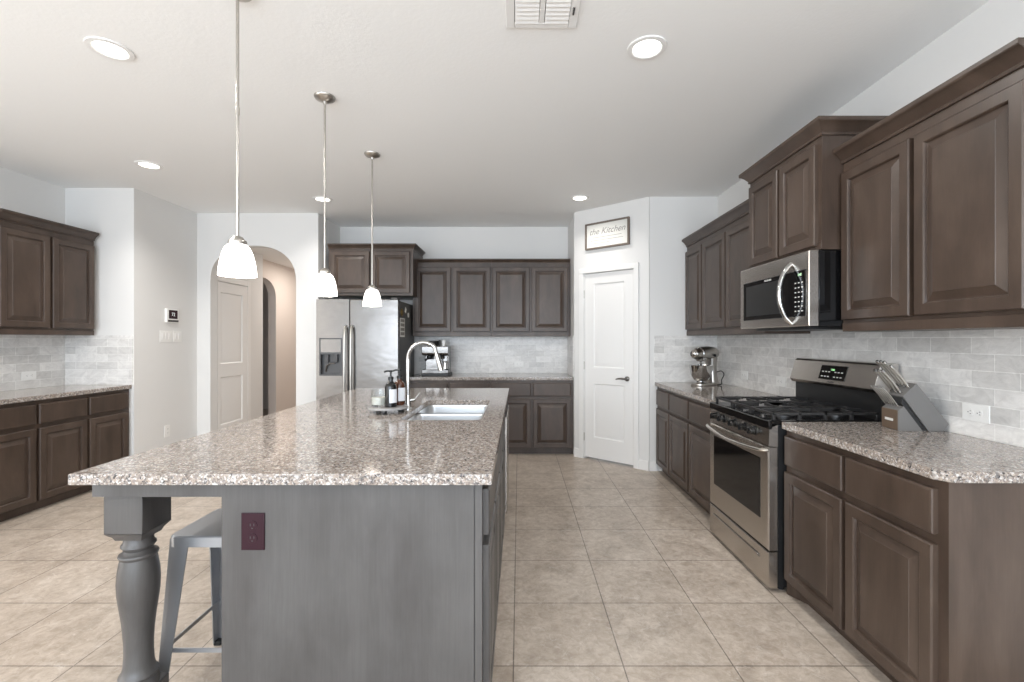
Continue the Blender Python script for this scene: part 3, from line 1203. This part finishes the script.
obj('grinder_spout', MB().tube([(.215, .07, .19), (.215, .06, .165), (.215, .05, .15)], [.012, .010, .009], 10), 'blackmat', em)
obj('milk_jug', MB().lathe([(0, .078), (.036, .078), (.038, .085), (.030, .15), (.034, .175)], (.27, .075, 0), 'z', 20), 'chrome', em)
obj('steam_wand', MB().tube(spline([(.30, .05, .25), (.303, .045, .20), (.298, .055, .15)]), .006, 8), 'chrome', em)
obj('bean_hopper', MB().lathe([(.045, .356), (.07, .372), (.078, .415), (.078, .425), (.0, .428)], (.10, .2, 0), 'z', 22), 'blackmat', em)
obj('tamper', MB().lathe([(.012, .356), (.014, .41), (.012, .435), (0, .436)], (.185, .17, 0), 'z', 14), 'blackmat', em)
obj('canister', MB().lathe([(.022, .356), (.022, .43), (0, .431)], (.235, .18, 0), 'z', 16), 'plastic', em)
obj('gauge', MB().lathe([(.024, .003), (.024, -.006), (.02, -.007)], (.16, -.008, .31), 'y', 18), ['whiteprint'], em)
obj('power_cord', MB().tube(spline([(-.02, .02, .006), (-.07, .03, .012), (-.13, .06, .005)]).copy(), .004, 6), 'rubber', em)

# ------------------------------------------------------------------ stand mixer
mx = thing('stand_mixer', 'silver stand mixer with steel bowl in the far right corner', 'mixer', (1.83, 4.48, ZT1), math.radians(-54))
obj('foot_plate', MB().prism(rrect(-.075, .075, -.20, .13, .06, 5), 'z', 0, .022, .006), 'nickel', mx)
obj('column', MB().rings([[(x * s, .075 + (y) * s2, z) for x, y in rrect(-.05, .05, -.05, .05, .03, 4)] for s, s2, z in
                          ((1.25, 1.0, .02), (1.0, .85, .07), (.85, .8, .15), (.95, .95, .22), (1.0, 1.05, .26))]), 'nickel', mx)
hd = []
for y, rx, rz, zc in ((-.215, .036, .036, .303), (-.205, .048, .045, .303), (-.16, .058, .055, .305), (-.08, .064, .062, .308), (0, .066, .064, .31), (.08, .064, .062, .308), (.13, .052, .052, .305), (.155, .03, .03, .303)):
    hd.append([(rx * math.cos(2 * PI * k / 24), y, zc + rz * math.sin(2 * PI * k / 24)) for k in range(24)])
hdo = obj('motor_head', MB().rings(hd), 'nickel', mx)
obj('trim_band', MB().rings([[(rx * math.cos(2 * PI * k / 24), y, .304 + rz * math.sin(2 * PI * k / 24)) for k in range(24)] for y, rx, rz in ((-.15, .061, .058), (-.148, .064, .061), (-.135, .064, .061), (-.133, .061, .058))], False, False), 'chrome', hdo)
obj('attachment_hub', MB().lathe([(.028, 0), (.028, -.022), (.022, -.026), (.0, -.027)], (0, -.213, .303), 'y', 20), 'chrome', hdo)
obj('speed_knob', MB().lathe([(.012, 0), (.014, .012), (.010, .016)], (.064, .02, .285), 'x', 14), 'blackmat', hdo)
obj('planetary', MB().lathe([(.05, .262), (.052, .25), (.045, .232), (.012, .23), (.010, .19)], (0, -.10, 0), 'z', 24), 'chrome', mx)
obj('bowl', MB().lathe([(.045, .022), (.052, .028), (.045, .040), (.062, .05), (.088, .09), (.102, .14), (.108, .19), (.111, .195), (.106, .196), (.10, .14), (.086, .09), (.06, .055), (.0, .048)], (0, -.10, 0), 'z', 32), 'chrome', mx)
obj('power_cord', MB().tube(spline([(.03, .12, .12), (.06, .15, .13), (.10, .13, .10), (.10, .09, .05), (.12, .05, .012), (.09, .03, .006)], 6), .0045, 8), 'rubber', mx)

# ------------------------------------------------------------------ knife block and knives
kbx, kby, krot = 1.813, 2.2, math.radians(-8)
kb = thing('knife_block', 'grey slanted knife block on the near right counter', 'knife block', (kbx, kby, ZT1), krot)
obj('block_body', MB().prism([(.135, 0), (.196, 0), (.222, .036), (.0836, .2275), (.023, .165)], 'y', .004, .116, .002), 'blockgrey', kb)
obj('steak_block', MB().prism([(.001, 0), (.001, .10), (.0255, .118), (.108, 0)], 'y', 0.0, .12, .002), 'blockgrey', kb)
obj('front_plate', MB().box(-.003, .0005, .002, .118, .002, .098, .001), 'blockbrown', kb)
obj('name_plate', MB().box(-.005, -.003, .03, .09, .042, .054, .0005), 'whiteprint', kb)
obj('inner_rib', MB().prism([(.111, 0), (.130, 0), (.026, .158), (.024, .128)], 'y', .012, .108), 'blackmat', kb)
GK = 'knives in the knife block'
KD = Vector((-.60, 0, .80))


def knife(label, t, z, y, L, r, flat):
    rm = Matrix.Rotation(krot, 4, 'Z')
    p = rm @ (Vector((t, y, z)) + KD * .007) + Vector((kbx, kby, ZT1))
    k = thing('knife', label, 'knife', p, krot, GK)
    d = KD
    nrm = Vector((.80, 0, .60))
    path = [d * .0, d * (L * .15), d * (L * .5) + nrm * .002, d * (L * .85), d * L - nrm * .003]
    obj('handle', MB().tube(path, [r * .5, r * .55, r * .66, r * .6, r * .68], 10, True, 1.15), 'nickel', k)
    st = MB()
    st.tube([d * -.004, d * .012], [r * .62, r * .62], 10, True, 1.2)
    st.tube([d * (L - .004), d * (L + .010)], [r * .72, r * .66], 10, True, 1.2)
    st.tube([path[0] + nrm * r * .5, path[2] + nrm * r * .62, d * L + nrm * (r * .5)], r * .22, 8)
    obj('bolster', st, 'chrome', k, 'steel bolster and end cap')
    return k


ordn = ['nearest the camera', 'second from the camera', 'third from the camera', 'fourth from the camera', 'fifth from the camera', 'farthest from the camera']
for i in range(6):
    knife('small steak knife in the lowest row of the block, ' + ordn[i], .012, .112, .014 + i * .0185, .105, .0040, .7)
for i, y in enumerate((.028, .058, .088)):
    knife('knife in the middle row of the block, ' + ['nearest the camera', 'at the centre', 'farthest from the camera'][i], .032, .1755, y, .125, .0088, .6)
for i, (y, L) in enumerate(((.020, .118), (.048, .14), (.074, .142), (.100, .142))):
    knife('large knife in the top row of the block, ' + ['nearest the camera', 'second from the camera', 'third from the camera', 'farthest from the camera'][i], .060, .2045, y, L, .0092, .6)

# ------------------------------------------------------------------ bar stool
st = thing('bar_stool', 'gunmetal metal stool tucked under the island overhang', 'stool', (-1.175, 1.88, 0))
seat = MB()
sr = []
for s, z in ((.130, .612), (.146, .611), (.150, .606), (.150, .570), (.147, .570), (.147, .603), (.130, .607)):
    sr.append([(x, y, z) for x, y in rrect(-s, s, -s, s, .03, 4)])
seat.rings(sr)
obj('seat', seat, 'gunmetal', st)
tops, feet = [], []
for sx, sy in ((-1, -1), (1, -1), (1, 1), (-1, 1)):
    top = Vector((sx * .143, sy * .143, .60))
    bot = Vector((sx * .172, sy * .178, .014))
    tops.append(top)
    feet.append(bot)
    rr = []
    for p, w in ((top, .072), (bot, .034)):
        th = .004
        L = [(0, 0), (w, 0), (w, th), (th, th), (th, w), (0, w)]
        if sx * sy < 0:
            L = L[::-1]
        rr.append([(p.x - sx * a, p.y - sy * b_, p.z) for a, b_ in L])
    lg = MB().rings(rr)
    lo = obj('leg', lg, 'gunmetal', st)
    obj('rubber_foot', MB().box(bot.x - (.03 if sx > 0 else 0.002), bot.x + (.03 if sx < 0 else .002), bot.y - (.03 if sy > 0 else .002), bot.y + (.03 if sy < 0 else .002), 0, .02, .003), 'rubber', lo)
for k in range(4):
    a, c = tops[k].lerp(feet[k], .70), tops[(k + 1) % 4].lerp(feet[(k + 1) % 4], .70)
    ctr = Vector((0, 0, a.z))
    a, c = a.lerp(ctr, .05), c.lerp(ctr, .05)
    obj('stretcher', MB().bar(a, c, .004, .016), 'gunmetal', st)
for sx in (-1, 1):
    obj('clip', MB().box(sx * .118 - .012, sx * .118 + .012, -.135, -.10, .55, .572, .002), 'blackmat', st)

# ------------------------------------------------------------------ pendants
def pendant(x, y, label):
    p = thing('pendant_light', label, 'pendant lamp', (x, y, 0), 0, 'pendant lamps over the island')
    obj('canopy', MB().lathe([(.062, H), (.062, H - .006), (.055, H - .016), (.03, H - .026), (.012, H - .03), (.009, H - .045)], n=28), 'nickel', p)
    obj('rod', MB().lathe([(.0065, H - .03), (.0065, 2.33), (.0085, 2.33), (.0085, 2.30), (.0065, 2.30), (.0065, 1.78)], n=10), 'nickel', p)
    obj('socket_cap', MB().lathe([(.010, 1.788), (.02, 1.784), (.026, 1.774), (.034, 1.768), (.036, 1.760), (.034, 1.754), (.034, 1.747)], n=24), 'nickel', p)
    obj('shade', MB().lathe([(.034, 1.752), (.046, 1.740), (.057, 1.715), (.065, 1.682), (.070, 1.648), (.072, 1.620), (.069, 1.620), (.067, 1.648), (.062, 1.682), (.054, 1.713), (.044, 1.736), (.030, 1.746)], n=36, cap=False), 'shade', p)
    l = bpy.data.lights.new('pendant_bulb', 'POINT')
    l.energy = 1.5
    l.color = (1.0, .88, .74)
    l.shadow_soft_size = .03
    o = bpy.data.objects.new('pendant_bulb', l)
    COL.objects.link(o)
    o.location = (x, y, 1.63)
    return p


pendant(-1.187, 1.94, 'nearest of the three white glass pendants, largest in view')
pendant(-1.182, 2.80, 'middle one of the three white glass pendants')
pendant(-1.168, 3.66, 'farthest of the three white glass pendants, before the fridge')

# ------------------------------------------------------------------ recessed ceiling lights
first = None
for x, y, lab in ((-2.08, 2.34, 'recessed ceiling light in the upper left of the photo'),
                  (.648, 2.33, 'recessed ceiling light right of the air vent'),
                  (-3.13, 3.89, 'recessed ceiling light near the left wall, above the thermostat wall'),
                  (-2.06, 4.83, 'recessed ceiling light before the arch, behind the middle pendant rod'),
                  (.635, 4.79, 'recessed ceiling light above the pantry door')):
    if first is None:
        first = thing('ceiling_light', lab, 'ceiling light', (x, y, H), 0, 'recessed ceiling lights')
        obj('trim_ring', MB().lathe([(.098, 0), (.097, -.006), (.075, -.008), (.068, -.002), (.068, 0)], n=36, cap=False), 'trim', first)
        obj('lens', MB().lathe([(.068, -.001), (.066, -.004), (0, -.005)], n=36), 'lens', first)
    else:
        dup(first, (x, y, H), 0, lab, 'recessed ceiling lights')
    area('ceiling_can', (x, y, H - .012), (0, 0, 0), .12, .12, 15 if y < 3 else (14 if x < -3 else 8 if x < 0 else 5), (1.0, .965, .92), 'DISK', math.radians(168 if y < 3 else 130))

for x in (-2.08, .648):  # unseen fixtures and lamps added behind the camera to brighten the room
    for y in (.1, -1.9):
        dup(first, (x, y, H), 0, 'recessed ceiling light behind the camera, ' + ('left' if x < 0 else 'right') + (' near row' if y > 0 else ' rear row'), 'recessed ceiling lights')
        area('ceiling_can', (x, y, H - .012), (0, 0, 0), .12, .12, 13, (1.0, .965, .92), 'DISK', math.radians(168))

# ------------------------------------------------------------------ ceiling vent
vt = thing('ceiling_vent', 'white louvred air vent in the ceiling', 'vent', (.105, 2.0, H))
fm = MB()
for x0, x1, y0, y1 in ((-.165, -.125, -.17, .17), (.125, .165, -.17, .17), (-.125, .125, -.17, -.135), (-.125, .125, .135, .17), (-.012, .012, -.135, .135)):
    fm.box(x0, x1, y0, y1, -.010, 0, .003)
obj('frame', fm, 'trim', vt)
obj('backing', MB().box(-.13, .13, -.14, .14, -.0025, -.0005), 'greyside', vt)
for cx in (-.0685, .0685):
    for k in range(10):
        y = -.1215 + k * .027
        obj('louvre', MB().prism([(y - .012, -.0055), (y + .012, -.0130), (y + .012, -.0115), (y - .012, -.0040)], 'x', cx - .054, cx + .054), 'trim', vt)
obj('damper_lever', MB().box(.135, .143, .03, .07, -.02, -.010, .001), 'slot', vt)

# ------------------------------------------------------------------ sign over the pantry door
sg = thing('framed_sign', 'framed white sign with grey script above the pantry door', 'sign',
           (P1[0] + .1615 * math.cos(PA), P1[1] + .1615 * math.sin(PA), 2.365), PA)
SW, SH = .54, .293
f = MB()
for x0, x1, z0, z1 in ((0, .018, 0, SH), (SW - .018, SW, 0, SH), (.018, SW - .018, 0, .018), (.018, SW - .018, SH - .018, SH)):
    f.box(x0, x1, -.034, -.001, z0, z1, .001)
obj('frame', f, 'signwood', sg)
obj('panel', MB().box(.018, SW - .018, -.02, -.004, .018, SH - .018), 'paper', sg)
text('script_lettering', 'the Kitchen', .094, 'ink', sg, (SW / 2, -.0206, .19), (PI / 2, 0, 0), .35)
ln = MB()
for z, x0, x1 in ((.125, .09, .45), (.092, .07, .47), (.06, .09, .30)):
    ln.box(x0, x1, -.0206, -.0199, z, z + .004)
obj('printed_lines', ln, 'ink', sg)

# ------------------------------------------------------------------ outlets, switches, thermostat
def outlet(label, loc, rotz, horiz, plate='plastic', slotm='slot', name='wall_outlet'):
    t = thing(name, label, 'outlet', loc, rotz, 'electrical outlets')
    w, h = (.122, .076) if horiz else (.076, .122)
    p = MB()
    panel_rings(p, -w / 2, w / 2, -h / 2, h / 2, [(0, -.0003), (0, -.004), (.004, -.006)])
    obj('plate', p, plate, t)
    for s in (-1, 1):
        cx, cz = (s * .021, 0) if horiz else (0, s * .021)
        soc = MB()
        soc.lathe([(.0165, -.0055), (.0165, -.0072), (.0155, -.0078)], (cx, 0, cz), 'y', 20)
        soc.mi = 1
        for q in (-1, 1):
            if horiz:
                soc.box(cx - .0015 + .002, cx + .006, -.0084, -.0076, cz + q * .006 - .0012, cz + q * .006 + .0012)
            else:
                soc.box(cx + q * .006 - .0012, cx + q * .006 + .0012, -.0084, -.0076, cz - .001, cz + .007)
        gx, gz = (cx - .008, cz) if horiz else (cx, cz - .008)
        soc.lathe([(.0024, -.0076), (.0022, -.0084)], (gx, 0, gz), 'y', 10)
        obj('socket', soc, [plate, slotm], t)
    return t


sy = XR - .008
outlet('white outlet behind the knife block on the near right backsplash', (sy, 2.055, 1.025), FACING_LEFT, True)
outlet('white outlet on the right backsplash just beyond the range', (sy, 3.586, 1.026), FACING_LEFT, True)
outlet('white outlet on the right backsplash close to the stand mixer', (sy, 4.163, 1.033), FACING_LEFT, True)
outlet('white outlet on the back wall tiles above the counter', (0.0, YB - .008, 1.035), 0, True)
outlet('white outlet on the left wall tiles', (XL + .008, 4.14, 1.03), FACING_RIGHT, True)
outlet('white outlet low on the wall below the thermostat', (-3.75, 4.90, .38), FACING_RIGHT, False)
outlet('dark maroon outlet on the island end panel', (-.882, 1.528, .715), 0, False, 'brownplate', 'slot')


def switches(label, y, gangs):
    t = thing('light_switch', label, 'switch', (-3.75, y, 1.39), FACING_RIGHT, 'light switches')
    w = .03 + .046 * gangs
    p = MB()
    panel_rings(p, -w / 2, w / 2, -.061, .061, [(0, -.0003), (0, -.004), (.004, -.006)])
    obj('plate', p, 'plastic', t)
    for k in range(gangs):
        cx = (k - (gangs - 1) / 2) * .046
        obj('rocker', MB().prism([(-.0058, -.033), (-.008, -.033), (-.011, .033), (-.0058, .033)], 'x', cx - .0165, cx + .0165), 'trim', t)


switches('wide triple white switch plate under the thermostat', 4.885, 3)
switches('narrow white switch plate nearer the arch', 5.045, 2)

th = thing('thermostat', 'white thermostat panel with dark screen on the left side wall', 'thermostat', (-3.75, 4.955, 1.61), FACING_RIGHT)
p = MB()
panel_rings(p, -.085, .085, -.072, .075, [(0, -.0003), (0, -.022), (.006, -.026)])
obj('housing', p, 'plastic', th)
obj('screen', MB().box(-.062, .062, -.0275, -.0255, -.032, .06, .001), 'brownplate', th)
text('screen_digits', '72', .05, 'led', th, (0, -.0280, .014), (PI / 2, 0, 0))
obj('lower_flap', MB().box(-.075, .075, -.028, -.0255, -.066, -.045, .001), 'slot', th)
